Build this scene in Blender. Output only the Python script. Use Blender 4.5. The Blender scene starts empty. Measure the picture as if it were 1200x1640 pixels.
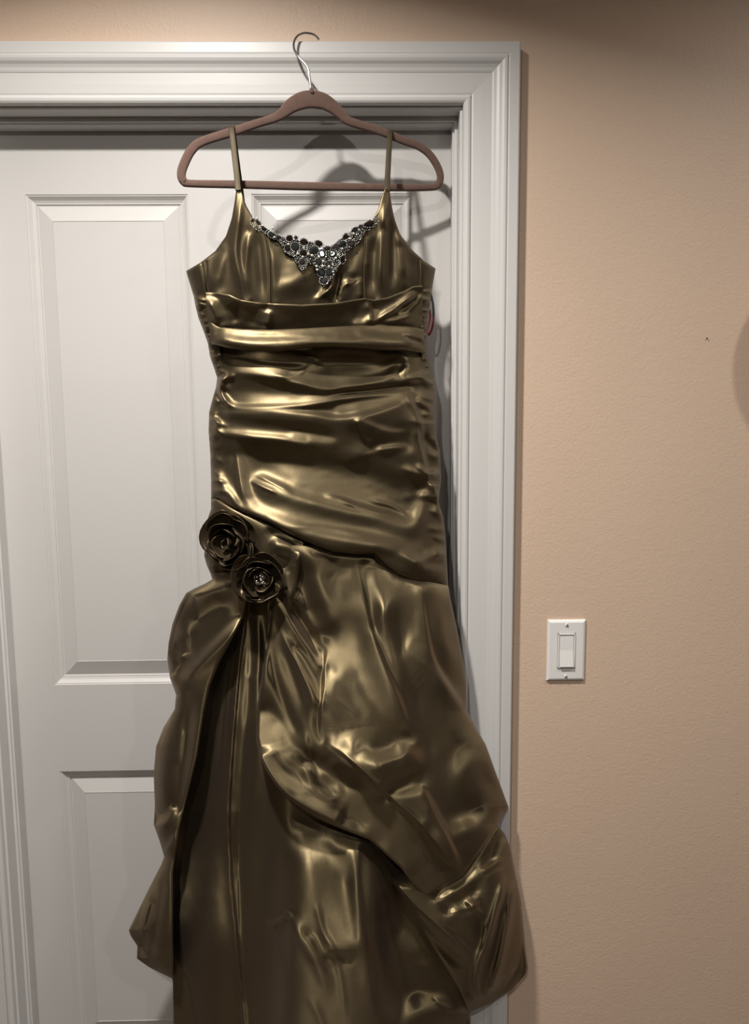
import bpy, bmesh, math, random
import numpy as np
from mathutils import Vector, Matrix

# ------------------------------------------------------------------ camera, light, exposure
FPX = 1221.0
CAM_D, PITCH, YAW, ROLL, CAM_H = 1.3595, .1197, .0171, .0081, 1.5145
S = bpy.context.scene
COL = S.collection
_cp, _sp = math.cos(PITCH), math.sin(PITCH)
FW = np.array([math.sin(YAW)*_cp, math.cos(YAW)*_cp, -_sp])
_r0 = np.array([math.cos(YAW), -math.sin(YAW), 0.0]); _d0 = np.cross(FW, _r0)
RT = math.cos(ROLL)*_r0 + math.sin(ROLL)*_d0
DN = -math.sin(ROLL)*_r0 + math.cos(ROLL)*_d0
CAMP = np.array([0.0, -CAM_D, CAM_H])
cam_d = bpy.data.cameras.new('camera'); cam = bpy.data.objects.new('camera', cam_d); COL.objects.link(cam)
cam.matrix_world = Matrix(((RT[0], -DN[0], -FW[0], CAMP[0]), (RT[1], -DN[1], -FW[1], CAMP[1]),
                           (RT[2], -DN[2], -FW[2], CAMP[2]), (0, 0, 0, 1)))
cam_d.sensor_fit = 'VERTICAL'; cam_d.sensor_height = 24.0; cam_d.lens = 24.0*FPX/1640.0
cam_d.clip_start = .02; cam_d.clip_end = 50
S.camera = cam

S.view_settings.view_transform = 'Standard'; S.view_settings.look = 'None'
S.view_settings.gamma = 1.0; S.view_settings.use_curve_mapping = False
S.view_settings.exposure = 0.0
w = bpy.data.worlds.new('world'); S.world = w; w.use_nodes = True
w.node_tree.nodes['Background'].inputs[0].default_value = (.9, .85, .8, 1)
w.node_tree.nodes['Background'].inputs[1].default_value = .02

CEIL = 2.52
LAMPS = [(-.34, -.72, 25, 142), (1.15, -.75, 6.5, 150), (-.40, -2.0, 19, 176), (1.15, -2.0, 8, 176)]      # x, y, watts, beam angle
for i, (lx, ly, pw, cone) in enumerate(LAMPS):
    ld = bpy.data.lights.new('downlight_lamp', 'AREA'); ld.shape = 'DISK'; ld.size = .085
    ld.energy = pw; ld.color = (1.0, .955, .90); ld.spread = math.radians(cone)
    lo = bpy.data.objects.new('downlight_lamp', ld); COL.objects.link(lo); lo.location = (lx, ly, CEIL-.012)

# ------------------------------------------------------------------ helpers
def un(px, py, Y):
    px = np.asarray(px, float); py = np.asarray(py, float); Y = np.asarray(Y, float)
    d = FW[None, :] + RT[None, :]*((px.ravel()-600)/FPX)[:, None] + DN[None, :]*((py.ravel()-820)/FPX)[:, None]
    t = (np.broadcast_to(Y, px.shape).ravel()+CAM_D)/d[:, 1]
    return CAMP[None, :] + d*t[:, None]

def u1(px, py, Y):
    return Vector(un(np.array([px]), np.array([py]), np.array([Y]))[0])

def tag(o, label=None, cat=None, group=None, kind=None):
    if label: o['label'] = label
    if cat: o['category'] = cat
    if group: o['group'] = group
    if kind: o['kind'] = kind
    return o

def link(name, me, mat=None, parent=None, smooth=False):
    o = bpy.data.objects.new(name, me); COL.objects.link(o)
    if mat and not me.materials: me.materials.append(mat)
    if parent: o.parent = parent; o.matrix_parent_inverse = parent.matrix_world.inverted()
    if smooth:
        me.polygons.foreach_set('use_smooth', [True]*len(me.polygons))
    return o

def pyobj(name, v, f, mat=None, parent=None, smooth=False):
    me = bpy.data.meshes.new(name); me.from_pydata([tuple(map(float, p)) for p in v], [], f); me.update()
    return link(name, me, mat, parent, smooth)

def bmobj(name, bm, mat=None, parent=None, smooth=False):
    bmesh.ops.recalc_face_normals(bm, faces=bm.faces)
    me = bpy.data.meshes.new(name); bm.to_mesh(me); bm.free()
    return link(name, me, mat, parent, smooth)

def empty(name, loc):
    o = bpy.data.objects.new(name, None); COL.objects.link(o); o.location = loc
    o.empty_display_size = .05
    bpy.context.view_layer.update()
    return o

def bm_box(bm, x0, x1, y0, y1, z0, z1):
    v = [bm.verts.new(p) for p in ((x0,y0,z0),(x1,y0,z0),(x1,y1,z0),(x0,y1,z0),(x0,y0,z1),(x1,y0,z1),(x1,y1,z1),(x0,y1,z1))]
    for q in ((0,3,2,1),(4,5,6,7),(0,1,5,4),(1,2,6,5),(2,3,7,6),(3,0,4,7)): bm.faces.new([v[i] for i in q])

def catmull(pts, n=6):
    P = [np.array(p, float) for p in pts]
    if len(P) < 3: return np.array(P)
    P = [2*P[0]-P[1]] + P + [2*P[-1]-P[-2]]
    out = []
    for i in range(1, len(P)-2):
        for k in range(n):
            t = k/n
            out.append(.5*((2*P[i])+(-P[i-1]+P[i+1])*t+(2*P[i-1]-5*P[i]+4*P[i+1]-P[i+2])*t*t+(-P[i-1]+3*P[i]-3*P[i+1]+P[i+2])*t**3))
    out.append(P[-2])
    return np.array(out)

def sweep(path, section, up=None, closed=False, caps=True):
    """path: list of Vector; section(i)-> list of (a,b) in the (side, normal) frame; up: fixed normal vector"""
    n = len(path); V = []; F = []
    m = None; prev = None
    for i in range(n):
        a = path[(i-1) % n] if (closed or i > 0) else path[i]
        b = path[(i+1) % n] if (closed or i < n-1) else path[i]
        t = (b-a).normalized()
        if up is not None: nrm = up.copy()
        else:
            if prev is None:
                nrm = Vector((0, 0, 1)) if abs(t.z) < .9 else Vector((0, 1, 0))
            else: nrm = prev
            nrm = (nrm - t*nrm.dot(t)).normalized(); prev = nrm
        side = t.cross(nrm).normalized()
        sec = section(i); m = len(sec)
        for (p, q) in sec: V.append(path[i] + side*p + nrm*q)
    for i in range(n if closed else n-1):
        j = (i+1) % n
        for k in range(m):
            F.append((i*m+k, i*m+(k+1) % m, j*m+(k+1) % m, j*m+k))
    if caps and not closed:
        F.append(tuple(range(m-1, -1, -1))); F.append(tuple((n-1)*m+k for k in range(m)))
    return V, F

def circ(r, n=8): return [(r*math.cos(2*math.pi*k/n), r*math.sin(2*math.pi*k/n)) for k in range(n)]
def stadium(wd, th, n=4):
    r = th/2; h = max(wd/2-r, 0); o = []
    for k in range(n+1):
        a = -math.pi/2+math.pi*k/n; o.append((h+r*math.cos(a), r*math.sin(a)))
    for k in range(n+1):
        a = math.pi/2+math.pi*k/n; o.append((-h+r*math.cos(a), r*math.sin(a)))
    return o

# ------------------------------------------------------------------ materials
def mat(name, color, rough=.5, metal=0.0, bump=None, var=None, spec=.5, sheen=0.0, extra=None):
    m = bpy.data.materials.new(name); m.use_nodes = True
    nt = m.node_tree; b = nt.nodes['Principled BSDF']
    b.inputs['Base Color'].default_value = (*color, 1); b.inputs['Roughness'].default_value = rough
    b.inputs['Metallic'].default_value = metal; b.inputs['Specular IOR Level'].default_value = spec
    b.inputs['Sheen Weight'].default_value = sheen
    tc = nt.nodes.new('ShaderNodeTexCoord')
    if var:
        n = nt.nodes.new('ShaderNodeTexNoise'); n.inputs['Scale'].default_value = var[0]; n.inputs['Detail'].default_value = 4
        nt.links.new(tc.outputs['Object'], n.inputs['Vector'])
        r = nt.nodes.new('ShaderNodeValToRGB'); r.color_ramp.elements[0].position = .3; r.color_ramp.elements[1].position = .7
        r.color_ramp.elements[0].color = (*[c*(1-var[1]) for c in color], 1)
        r.color_ramp.elements[1].color = (*[min(1, c*(1+var[1])) for c in color], 1)
        nt.links.new(n.outputs['Fac'], r.inputs['Fac']); nt.links.new(r.outputs['Color'], b.inputs['Base Color'])
    if bump:
        prev = None
        for (sc, st, dist, stretch) in bump:
            mp = nt.nodes.new('ShaderNodeMapping'); mp.inputs['Scale'].default_value = stretch
            nt.links.new(tc.outputs['Object'], mp.inputs['Vector'])
            n = nt.nodes.new('ShaderNodeTexNoise'); n.inputs['Scale'].default_value = sc; n.inputs['Detail'].default_value = 3
            nt.links.new(mp.outputs['Vector'], n.inputs['Vector'])
            bp = nt.nodes.new('ShaderNodeBump'); bp.inputs['Strength'].default_value = st; bp.inputs['Distance'].default_value = dist
            nt.links.new(n.outputs['Fac'], bp.inputs['Height'])
            if prev: nt.links.new(prev.outputs['Normal'], bp.inputs['Normal'])
            prev = bp
        nt.links.new(prev.outputs['Normal'], b.inputs['Normal'])
    return m

M = {}
M['wall'] = mat('peach_wall_paint', (.645, .485, .365), .48, bump=[(210, .45, .0013, (1, 1, 1)), (60, .2, .002, (1, 1, 1))], var=(2.5, .025), spec=.4)
M['white'] = mat('white_trim_paint', (.59, .58, .565), .38, bump=[(60, .12, .0012, (.12, 1, 1.6)), (300, .06, .0005, (1, 1, 1))], spec=.45)
M['whitev'] = mat('white_upright_paint', (.59, .58, .565), .38, bump=[(60, .12, .0012, (1.6, 1, .12)), (300, .06, .0005, (1, 1, 1))], spec=.45)
M['door'] = mat('white_door_paint', (.555, .54, .52), .42, bump=[(160, .10, .0005, (1, 1, .25))], spec=.4)
M['ceil'] = mat('ceiling_paint', (.85, .83, .80), .8)
M['floor'] = mat('floor_boards', (.11, .085, .065), .5, var=(6, .2))
M['side'] = mat('darkened_side_wall', (.12, .103, .088), .6)  # paint darkened to keep wall bounce out of the gown's folds
M['back_dark'] = mat('darkened_back_wall', (.09, .078, .068), .6)  # dark colour stands in for the unlit room behind the camera
M['plastic'] = mat('white_switch_plastic', (.80, .785, .765), .3)
M['screw'] = mat('painted_screw', (.72, .71, .69), .35, metal=.2)
M['dark'] = mat('screw_slot_dark', (.05, .05, .05), .6)
M['flock'] = mat('brown_flocked_velvet', (.118, .073, .058), .95, bump=[(1500, .3, .0006, (1, 1, 1))], sheen=.15, var=(120, .08), spec=.15)
M['chrome'] = mat('chrome_wire', (.75, .75, .76), .16, metal=1.0)
M['satin'] = mat('olive_gold_taffeta', (.133, .103, .056), .46, metal=.93,
                 bump=[(1400, .12, .0004, (1, 1, 1)), (38, .12, .003, (1, 1, .45))], spec=.5, var=(700, .14))
M['satin2'] = mat('olive_gold_taffeta_lengthwise', (.172, .134, .073), .47, metal=.94,
                  bump=[(1400, .12, .0004, (1, 1, 1)), (38, .12, .003, (1.3, 1, .35))], spec=.5, var=(700, .14))
M['satin3'] = M['satin2'].copy(); M['satin3'].name = 'olive_gold_taffeta_straight_grain'
for _m, _a in ((M['satin3'], .84), (M['satin2'], .72), (M['satin'], .2)):
    _nt = _m.node_tree; _p = _nt.nodes['Principled BSDF']; _t = _nt.nodes.new('ShaderNodeTangent'); _t.direction_type = 'RADIAL'; _t.axis = 'Z'
    _nt.links.new(_t.outputs[0], _p.inputs['Tangent']); _p.inputs['Anisotropic'].default_value = _a; _p.inputs['Anisotropic Rotation'].default_value = .25
    _p.inputs['Sheen Weight'].default_value = .10; _p.inputs['Sheen Tint'].default_value = (.60, .44, .42, 1); _p.inputs['Sheen Roughness'].default_value = .55
    _p.inputs['Coat Weight'].default_value = .1; _p.inputs['Coat Roughness'].default_value = .55
M['satin_in'] = mat('dark_olive_lining', (.035, .026, .016), .5, metal=.3)
M['rose'] = mat('dark_olive_rose_satin', (.085, .062, .036), .40, metal=.75, bump=[(1400, .2, .0005, (1, 1, 1))])
M['strap'] = mat('olive_strap_satin', (.055, .042, .022), .6, metal=.5, bump=[(1400, .12, .0004, (1, 1, 1))])
M['seam'] = mat('olive_seam_thread', (.07, .05, .022), .6, metal=.2)
M['stone'] = mat('smoky_dark_crystal', (.035, .030, .030), .08, metal=.35, spec=.9)
M['stone2'] = mat('grey_green_crystal', (.05, .056, .054), .08, metal=.7, spec=.9)
M['stone3'] = mat('amber_brown_crystal', (.022, .014, .011), .10, metal=.5, spec=.9)
M['bead'] = mat('silver_seed_beads', (.74, .74, .69), .2, metal=.9)
M['pearl'] = mat('grey_pearl_beads', (.62, .60, .52), .2, metal=.5)
M['blackrib'] = mat('black_ribbon', (.012, .013, .016), .4)
M['redrib'] = mat('dark_red_ribbon', (.10, .010, .012), .45)
M['straw'] = mat('woven_straw', (.45, .33, .19), .8, bump=[(300, .4, .001, (1, 1, 1))])
M['felt'] = mat('grey_felt', (.10, .09, .085), .9)
M['lampglow'] = bpy.data.materials.new('downlight_glow'); M['lampglow'].use_nodes = True
_b = M['lampglow'].node_tree.nodes['Principled BSDF']; _b.inputs['Emission Color'].default_value = (1, .93, .84, 1); _b.inputs['Emission Strength'].default_value = 6

# ------------------------------------------------------------------ room shell
XL, XR, YB = -2.6, 3.2, -5.0
OX0, OX1, OZ = -.690, .195, 2.055        # rough opening of the doorway
bm = bmesh.new()
bm_box(bm, XL, OX0, 0, .12, 0, CEIL); bm_box(bm, OX1, XR, 0, .12, 0, CEIL); bm_box(bm, OX0, OX1, 0, .12, OZ, CEIL)
tag(bmobj('wall_front', bm, M['wall']), 'peach painted wall with orange-peel texture around the white doorway', 'wall', kind='structure')
for nm, a in (('wall_left', (XL-.1, XL, YB, .12, 0, CEIL)), ('wall_right', (XR, XR+.1, YB, .12, 0, CEIL)), ('wall_back', (XL-.1, XR+.1, YB-.1, YB, 0, CEIL))):
    bm = bmesh.new(); bm_box(bm, *a)
    tag(bmobj(nm, bm, M['back_dark' if 'back' in nm else 'side']), 'plain painted wall of the room, ' + nm.replace('_', ' '), 'wall', kind='structure')
bm = bmesh.new(); bm_box(bm, XL-.1, XR+.1, YB-.1, .3, -.1, 0); tag(bmobj('floor', bm, M['floor']), 'brown wooden floor of the room', 'floor', kind='structure')
bm = bmesh.new(); bm_box(bm, XL-.1, XR+.1, YB-.1, .12, CEIL, CEIL+.1); tag(bmobj('ceiling', bm, M['ceil']), 'flat white ceiling with recessed lights', 'ceiling', kind='structure')

# ---- door casing: a moulded profile swept and mitred.  q = distance from the inner edge, d = depth proud of the wall
CW = .0935
PROF = [(0, 0), (0, .009), (.0012, .0115), (.004, .0132), (.008, .0138), (.0115, .0128), (.0135, .0105), (.0142, .0098),
        (.0165, .0108), (.030, .0118), (.0475, .0126), (.0480, .0132), (.0505, .0140), (.055, .0148), (.0595, .0165), (.0635, .0192), (.0675, .0205),
        (.0710, .0208), (.0735, .0196), (.0742, .0186), (.0755, .0190), (.0765, .0192), (.0915, .0192), (CW, .0180), (CW, 0)]
IX0, IX1, IZ = -.6755, .1775, 2.0405
def casing(name, ends, label):
    V = []; F = []; n = len(PROF)
    for e in ends:
        for (q, d) in PROF:
            x, z = e(q); V.append((x, -d*1.16, z))
    for k in range(n): F.append((k, (k+1) % n, n+(k+1) % n, n+k))
    F.append(tuple(range(n))); F.append(tuple(range(2*n-1, n-1, -1)))
    bm = bmesh.new(); vs = [bm.verts.new(v) for v in V]
    for f in F: bm.faces.new([vs[i] for i in f])
    o = bmobj(name, bm, M['white'] if 'head' in label else M['whitev'])
    return tag(o, label, 'door casing', kind='structure')
casing('trim_1', (lambda q: (IX0-q, IZ+q), lambda q: (IX1+q, IZ+q)), 'white moulded head casing above the door, carrying the hanger hook')
casing('trim_2', (lambda q: (IX1+q, IZ+q), lambda q: (IX1+q, 0)), 'white moulded upright casing between the dress and the switch wall')
casing('trim_3', (lambda q: (IX0-q, IZ+q), lambda q: (IX0-q, 0)), 'white moulded upright casing on the far side of the door from the switch')
# ---- jambs with stops
JX0, JX1, JZ = IX0+.004, IX1-.004, IZ-.005
DY = .062
def frame_piece(name, boxes, label, m):
    bm = bmesh.new()
    for b in boxes: bm_box(bm, *b)
    o = bmobj(name, bm, m); mod = o.modifiers.new('b', 'BEVEL'); mod.width = .0012; mod.segments = 2
    return tag(o, label, 'door jamb', kind='structure')
frame_piece('trim_4', [(OX0, OX1, -.001, .12, JZ, OZ), (JX0, JX1, .034, DY-.001, JZ-.0125, JZ), (JX0, JX1, .030, .034, JZ-.009, JZ)], 'white head jamb with its narrow door stop', M['white'])
frame_piece('trim_5', [(JX1, OX1, -.001, .12, 0, JZ), (JX1-.0085, JX1, .034, DY-.001, 0, JZ-.0125), (JX1-.0055, JX1, .029, .034, 0, JZ-.009)], 'white upright jamb with stop behind the dress', M['whitev'])
frame_piece('trim_6', [(OX0, JX0, -.001, .12, 0, JZ), (JX0, JX0+.0085, .034, DY-.001, 0, JZ-.0125), (JX0, JX0+.0055, .029, .034, 0, JZ-.009)], 'white upright jamb with stop by the door hinge stile', M['whitev'])

# ---- four-panel moulded door
PX = [(-.5913, -.3041), (-.1907, .0965)]
PZ = [(1.016, 1.917), (.262, .842)]
DX0, DX1, DZ0, DZ1 = JX0+.002, JX1-.002, .008, JZ-.002
xs = [DX0, PX[0][0], PX[0][1], PX[1][0], PX[1][1], DX1]; zs = [DZ0, PZ[1][0], PZ[1][1], PZ[0][0], PZ[0][1], DZ1]
V = []; F = []
for k, z in enumerate(zs):
    for x in xs: V.append((x, DY, z))
for k in range(5):
    for i in range(5):
        if i in (1, 3) and k in (1, 3): continue
        a = k*6+i; F.append((a, a+1, a+7, a+6))
b0 = len(V)
V += [(DX0, DY, DZ0), (DX1, DY, DZ0), (DX1, DY, DZ1), (DX0, DY, DZ1), (DX0, DY+.04, DZ0), (DX1, DY+.04, DZ0), (DX1, DY+.04, DZ1), (DX0, DY+.04, DZ1)]
for q in ((0, 4, 5, 1), (1, 5, 6, 2), (2, 6, 7, 3), (3, 7, 4, 0), (4, 7, 6, 5)): F.append(tuple(b0+i for i in q))
door = tag(pyobj('door_1', V, F, M['door']), 'white four-panel interior door behind the hanging dress', 'door', kind='structure')
RINGS = [(0, 0), (.0008, .0012), (.0030, .0016), (.0045, .0030), (.0085, .0062), (.0125, .0078), (.0150, .0080), (.0158, .0098), (.0185, .0100), (.0195, .0092), (.0440, .0022), (.0452, .0016), (.0458, .0024), (.047, .0024)]
for (x0, x1) in PX:
    for (z0, z1) in PZ:
        V = []; F = []
        for (q, d) in RINGS: V += [(x0+q, DY+d, z0+q), (x1-q, DY+d, z0+q), (x1-q, DY+d, z1-q), (x0+q, DY+d, z1-q)]
        for r in range(len(RINGS)-1):
            for k in range(4): F.append((r*4+k, r*4+(k+1) % 4, r*4+4+(k+1) % 4, r*4+4+k))
        e = (len(RINGS)-1)*4; F.append((e, e+1, e+2, e+3))
        pyobj('panel', V, F, M['door'], door)

# ---- recessed ceiling lights
for i, (lx, ly, pw, cone) in enumerate(LAMPS):
    t = empty('recessed_downlight', (lx, ly, CEIL-.011))
    tag(t, ['recessed ceiling downlight close to the door wall above the dress', 'recessed ceiling downlight close to the door wall on the switch side',
            'recessed ceiling downlight deep in the room in line with the dress', 'recessed ceiling downlight deep in the room on the switch side'][i], 'downlight', 'recessed ceiling lights')
    V = []; F = []; n = 32; pr = [(.052, 0.0), (.054, -.004), (.072, -.006), (.078, -.002), (.078, .011), (.052, .011)]
    for k in range(n):
        a = 2*math.pi*k/n
        for (r, z) in pr: V.append((lx+r*math.cos(a), ly+r*math.sin(a), CEIL-.011+z))
    for k in range(n):
        for j in range(6): F.append((k*6+j, k*6+(j+1) % 6, ((k+1) % n)*6+(j+1) % 6, ((k+1) % n)*6+j))
    pyobj('trim_ring', V, F, M['ceil'], t, True)
    V = [(lx+.052*math.cos(2*math.pi*k/n), ly+.052*math.sin(2*math.pi*k/n), CEIL-.002) for k in range(n)]
    pyobj('lens', V, [tuple(range(n))], M['lampglow'], t)

# ------------------------------------------------------------------ light switch
SX, SZ = .3737, 1.0915
sw = tag(empty('light_switch', (SX, 0, SZ)), 'white rocker light switch on the peach wall beside the door', 'light switch')
def bevel_plate(w, h, y0, y1, bev, cx=SX, cz=SZ):
    V = []; F = []
    for (q, y) in ((0, y0), (0, y0-(y0-y1)*.45), (bev*.35, y0-(y0-y1)*.8), (bev, y1)):
        V += [(cx-w/2+q, y, cz-h/2+q), (cx+w/2-q, y, cz-h/2+q), (cx+w/2-q, y, cz+h/2-q), (cx-w/2+q, y, cz+h/2-q)]
    for r in range(3):
        for k in range(4): F.append((r*4+k, r*4+(k+1) % 4, r*4+4+(k+1) % 4, r*4+4+k))
    return V, F, [12, 13, 14, 15]
V, F, cap = bevel_plate(.070, .1145, 0, -.0062, .0045)
iw, ih = .0335, .0670                                # opening for the rocker
V += [(SX-iw/2, -.0062, SZ-ih/2), (SX+iw/2, -.0062, SZ-ih/2), (SX+iw/2, -.0062, SZ+ih/2), (SX-iw/2, -.0062, SZ+ih/2)]
V += [(SX-iw/2, -.002, SZ-ih/2), (SX+iw/2, -.002, SZ-ih/2), (SX+iw/2, -.002, SZ+ih/2), (SX-iw/2, -.002, SZ+ih/2)]
for k in range(4):
    F.append((cap[k], cap[(k+1) % 4], 16+(k+1) % 4, 16+k)); F.append((16+k, 16+(k+1) % 4, 20+(k+1) % 4, 20+k))
F.append((20, 21, 22, 23))
pyobj('wall_plate', V, F, M['plastic'], sw)
bm = bmesh.new(); a, b, th = .0322, .0655, .0026      # rocker surround
for (x0, x1, z0, z1) in ((-a/2, -a/2+th, -b/2, b/2), (a/2-th, a/2, -b/2, b/2), (-a/2, a/2, b/2-th, b/2), (-a/2, a/2, -b/2, -b/2+th)):
    bm_box(bm, SX+x0, SX+x1, -.0082, -.002, SZ+z0, SZ+z1)
o = bmobj('rocker_surround', bm, M['plastic'], sw); md = o.modifiers.new('b', 'BEVEL'); md.width = .0007; md.segments = 2
a, b = .0256, .0590                                   # rocker: lower half presses outward
V = [(-a/2, -.003, -b/2), (a/2, -.003, -b/2), (a/2, -.003, b/2), (-a/2, -.003, b/2), (-a/2, -.0118, -b/2), (a/2, -.0118, -b/2), (a/2, -.0075, .001), (-a/2, -.0075, .001), (a/2, -.0066, b/2), (-a/2, -.0066, b/2)]
V = [(SX+x, y, SZ+z) for x, y, z in V]
o = pyobj('rocker', V, [(0, 1, 5, 4), (4, 5, 6, 7), (7, 6, 8, 9), (9, 8, 2, 3), (0, 4, 7, 9, 3), (1, 2, 8, 6, 5), (0, 3, 2, 1)], M['plastic'], sw)
md = o.modifiers.new('b', 'BEVEL'); md.width = .0006; md.segments = 2
for sz in (.0485, -.0485):
    V = []; F = []; n = 14
    for (r, y) in ((.0032, -.006), (.0031, -.0072), (.0020, -.0080), (.0, -.0082)):
        for k in range(n): V.append((SX+r*math.cos(6.2832*k/n), y, SZ+sz+r*math.sin(6.2832*k/n)))
    for r in range(3):
        for k in range(n): F.append((r*n+k, r*n+(k+1) % n, r*n+n+(k+1) % n, r*n+n+k))
    sc = pyobj('screw', V, F, M['screw'], sw, True)
    bm = bmesh.new(); bm_box(bm, SX-.0005, SX+.0005, -.0086, -.0070, SZ+sz-.0026, SZ+sz+.0026); bmobj('slot', bm, M['dark'], sc)
# tiny nail in the wall
p = u1(1132, 542, 0)
V, F = sweep([Vector((p.x, -.0035, p.z)), Vector((p.x, .004, p.z))], lambda i: circ(.0011, 8))
tag(pyobj('nail', V, F, M['dark']), 'tiny dark nail stuck in the bare peach wall', 'nail')

# hat and peg added out of view to throw the rounded shadow on the wall
hx, hz = .870, 1.685
hat = tag(empty('shadow_hat', (hx, -.045, hz)), 'unseen straw hat added past the light switch to cast a rounded wall shadow', 'hat')
def lathe_y(name, prof, m, parent, n=48):
    V = []; F = []; k = len(prof)
    for i in range(n):
        a = 2*math.pi*i/n
        for (r, y) in prof: V.append((hx+r*math.cos(a), y, hz+r*math.sin(a)))
    for i in range(n):
        for j in range(k): F.append((i*k+j, i*k+(j+1) % k, ((i+1) % n)*k+(j+1) % k, ((i+1) % n)*k+j))
    return pyobj(name, V, F, m, parent, True)
lathe_y('brim', [(.082, -.050), (.12, -.056), (.163, -.066), (.165, -.069), (.12, -.060), (.082, -.053)], M['straw'], hat)
lathe_y('crown', [(.083, -.048), (.080, -.075), (.070, -.089), (.050, -.093), (.004, -.094), (.004, -.092), (.050, -.090), (.067, -.086), (.077, -.073), (.080, -.048)], M['straw'], hat)
lathe_y('hat_band', [(.0835, -.052), (.0825, -.066), (.0845, -.066), (.0855, -.052)], M['felt'], hat)
V, F = sweep([Vector((hx, .0, hz+.066)), Vector((hx, -.04, hz+.066)), Vector((hx, -.072, hz+.070))], lambda i: circ(.006, 10))
tag(pyobj('shadow_hat_peg', V, F, M['screw'], None, True), 'small painted peg added to hold the unseen shadow-casting hat', 'wall peg')

# ------------------------------------------------------------------ hanger (turned so that one end is nearer the door)
HA = math.radians(16.0); HC = Vector((-.0763, -.052, 0))
HN = Vector((-math.sin(HA), math.cos(HA), 0))
def hp(px, py, off=0.0):
    d = Vector(FW + RT*(px-600)/FPX + DN*(py-820)/FPX); c = Vector(CAMP)
    t = (HC + HN*off - c).dot(HN)/d.dot(HN)
    return c + d*t
cl = [(477,258,52),(446,263,50),(412,280,42),(384,304,31),(355,320,26),(300,337,25),(220,364,27),(130,393,26),(94,420,27),(70,465,27),(61,498,26),(68,520,25),(90,528,22),
      (240,531,24),(480,537,26),(740,541,23),(860,540,22),(884,530,23),(891,505,25),(880,470,26),(852,430,26),(815,405,26),(780,393,26),(690,357,27),(600,329,28),(572,306,33),(548,284,42),(515,264,50)]
cl = [(260+x/2, 30+y/2, w/2) for x, y, w in cl]
dense = catmull(cl+cl[:3], 5)[5:5+5*len(cl)]
hang = empty('clothes_hanger', u1(497, 147, -.052)); tag(hang, 'brown flocked hanger hooked over the door casing', 'hanger')
path = [hp(a, b) for a, b, c_ in dense]
sc = [c_/945.0 for a, b, c_ in dense]
V, F = sweep(path, lambda i: stadium(sc[i], .0068), up=HN, closed=True)
pyobj('hanger_body', V, F, M['flock'], hang, True)
pth = [hp(499.5, y) for y in (151, 147, 143, 140)]
rr = [.0052, .0048, .0034, .0022]
V, F = sweep(pth, lambda i: circ(rr[i], 10)); pyobj('neck_collar', V, F, M['flock'], hang, True)
hk = [(498, 146, -.052), (496, 125, -.051), (493.5, 110, -.0495), (489, 103, -.048), (479, 92, -.046), (472.5, 82, -.043), (470.5, 74, -.040), (471.5, 66, -.036), (476, 58.5, -.032),
      (484, 54, -.027), (492, 53.2, -.022), (501, 55, -.017), (507, 59, -.0125), (511, 64, -.0095)]
hk = catmull(hk, 5)
V, F = sweep([u1(*q) for q in hk], lambda i: circ(.0019, 10)); pyobj('hook', V, F, M['chrome'], hang, True)

# ------------------------------------------------------------------ the gown: cloth sheets with folds modelled as ridges
def tab(pts):
    a = np.array(sorted(pts), float)
    return lambda v: np.interp(v, a[:, 0], a[:, 1])
LT = [(300,298),(434,298),(474,310),(490,313),(510,318),(530,326),(550,333),(570,336),(590,343),(605,348),(620,346),(640,340),(660,335),(690,334),(730,337),(770,338),(815,338),(830,333),
      (860,329),(890,327),(905,331),(918,337),(928,340),(935,328),(942,312),(950,298),(970,287),(1000,276),(1030,270),(1055,268),(1085,272),(1112,282),(1135,280),(1165,262),(1195,250),(1240,246),
      (1290,248),(1320,246),(1345,255),(1372,263),(1385,258),(1420,240),(1490,206),(1500,210),(1515,220),(1535,219),(1550,240),(1567,275),(1640,277),(1720,277)]
RTB = [(300,698),(430,698),(458,693),(485,690),(520,684),(560,683),(590,690),(610,695),(630,697),(655,696),(680,697),(700,699),(725,705),(750,706),(770,707),(790,704),(805,703),(830,711),(860,714),
      (900,716),(936,718),(960,722),(1020,735),(1060,742),(1095,747),(1138,748),(1170,765),(1192,778),(1240,795),(1275,808),(1293,815),(1310,803),(1320,798),(1335,808),(1350,815),(1390,822),(1440,832),
      (1500,838),(1550,845),(1560,843),(1585,820),(1605,790),(1621,752),(1720,756)]
Lg, Rg = tab(LT), tab(RTB)
_ys = np.arange(300, 1721, 5.0)
def _smooth(fn):
    a = fn(_ys); k = np.exp(-(np.arange(-24, 25)/12.0)**2); k /= k.sum()
    s = np.convolve(np.pad(a, 24, 'edge'), k, 'valid'); return lambda v: np.interp(v, _ys, s)
Ls, Rs = _smooth(Lg), _smooth(Rg)
def stab(pts):
    a = tab(pts)(_ys); k = np.exp(-(np.arange(-20, 21)/9.0)**2); k /= k.sum()
    sm = np.convolve(np.pad(a, 20, 'edge'), k, 'valid'); return lambda v: np.interp(v, _ys, sm)
KY = stab([(300,.00022),(600,.00022),(950,.00003),(1720,.00003)])
Y0 = stab([(300,-.052),(600,-.050),(950,-.045),(1720,-.046)])
B1 = stab([(300,.043),(390,.047),(480,.037),(560,.040),(700,.050),(900,.055),(1200,.075),(1640,.095),(1720,.095)])
def Yedge(x, y): return Y0(y) + (x-490)*KY(y)
def Yb(x, y):
    us = np.clip((x-Ls(y))/(Rs(y)-Ls(y)), 0, 1)
    d = np.minimum(x-Lg(y), Rg(y)-x); q = 1-np.clip(d/40.0, 0, 1)
    return Yedge(x, y) - B1(y)*(1-np.abs(2*us-1)**2.2) - .018*np.sqrt(np.clip(1-q*q, 0, 1))

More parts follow.
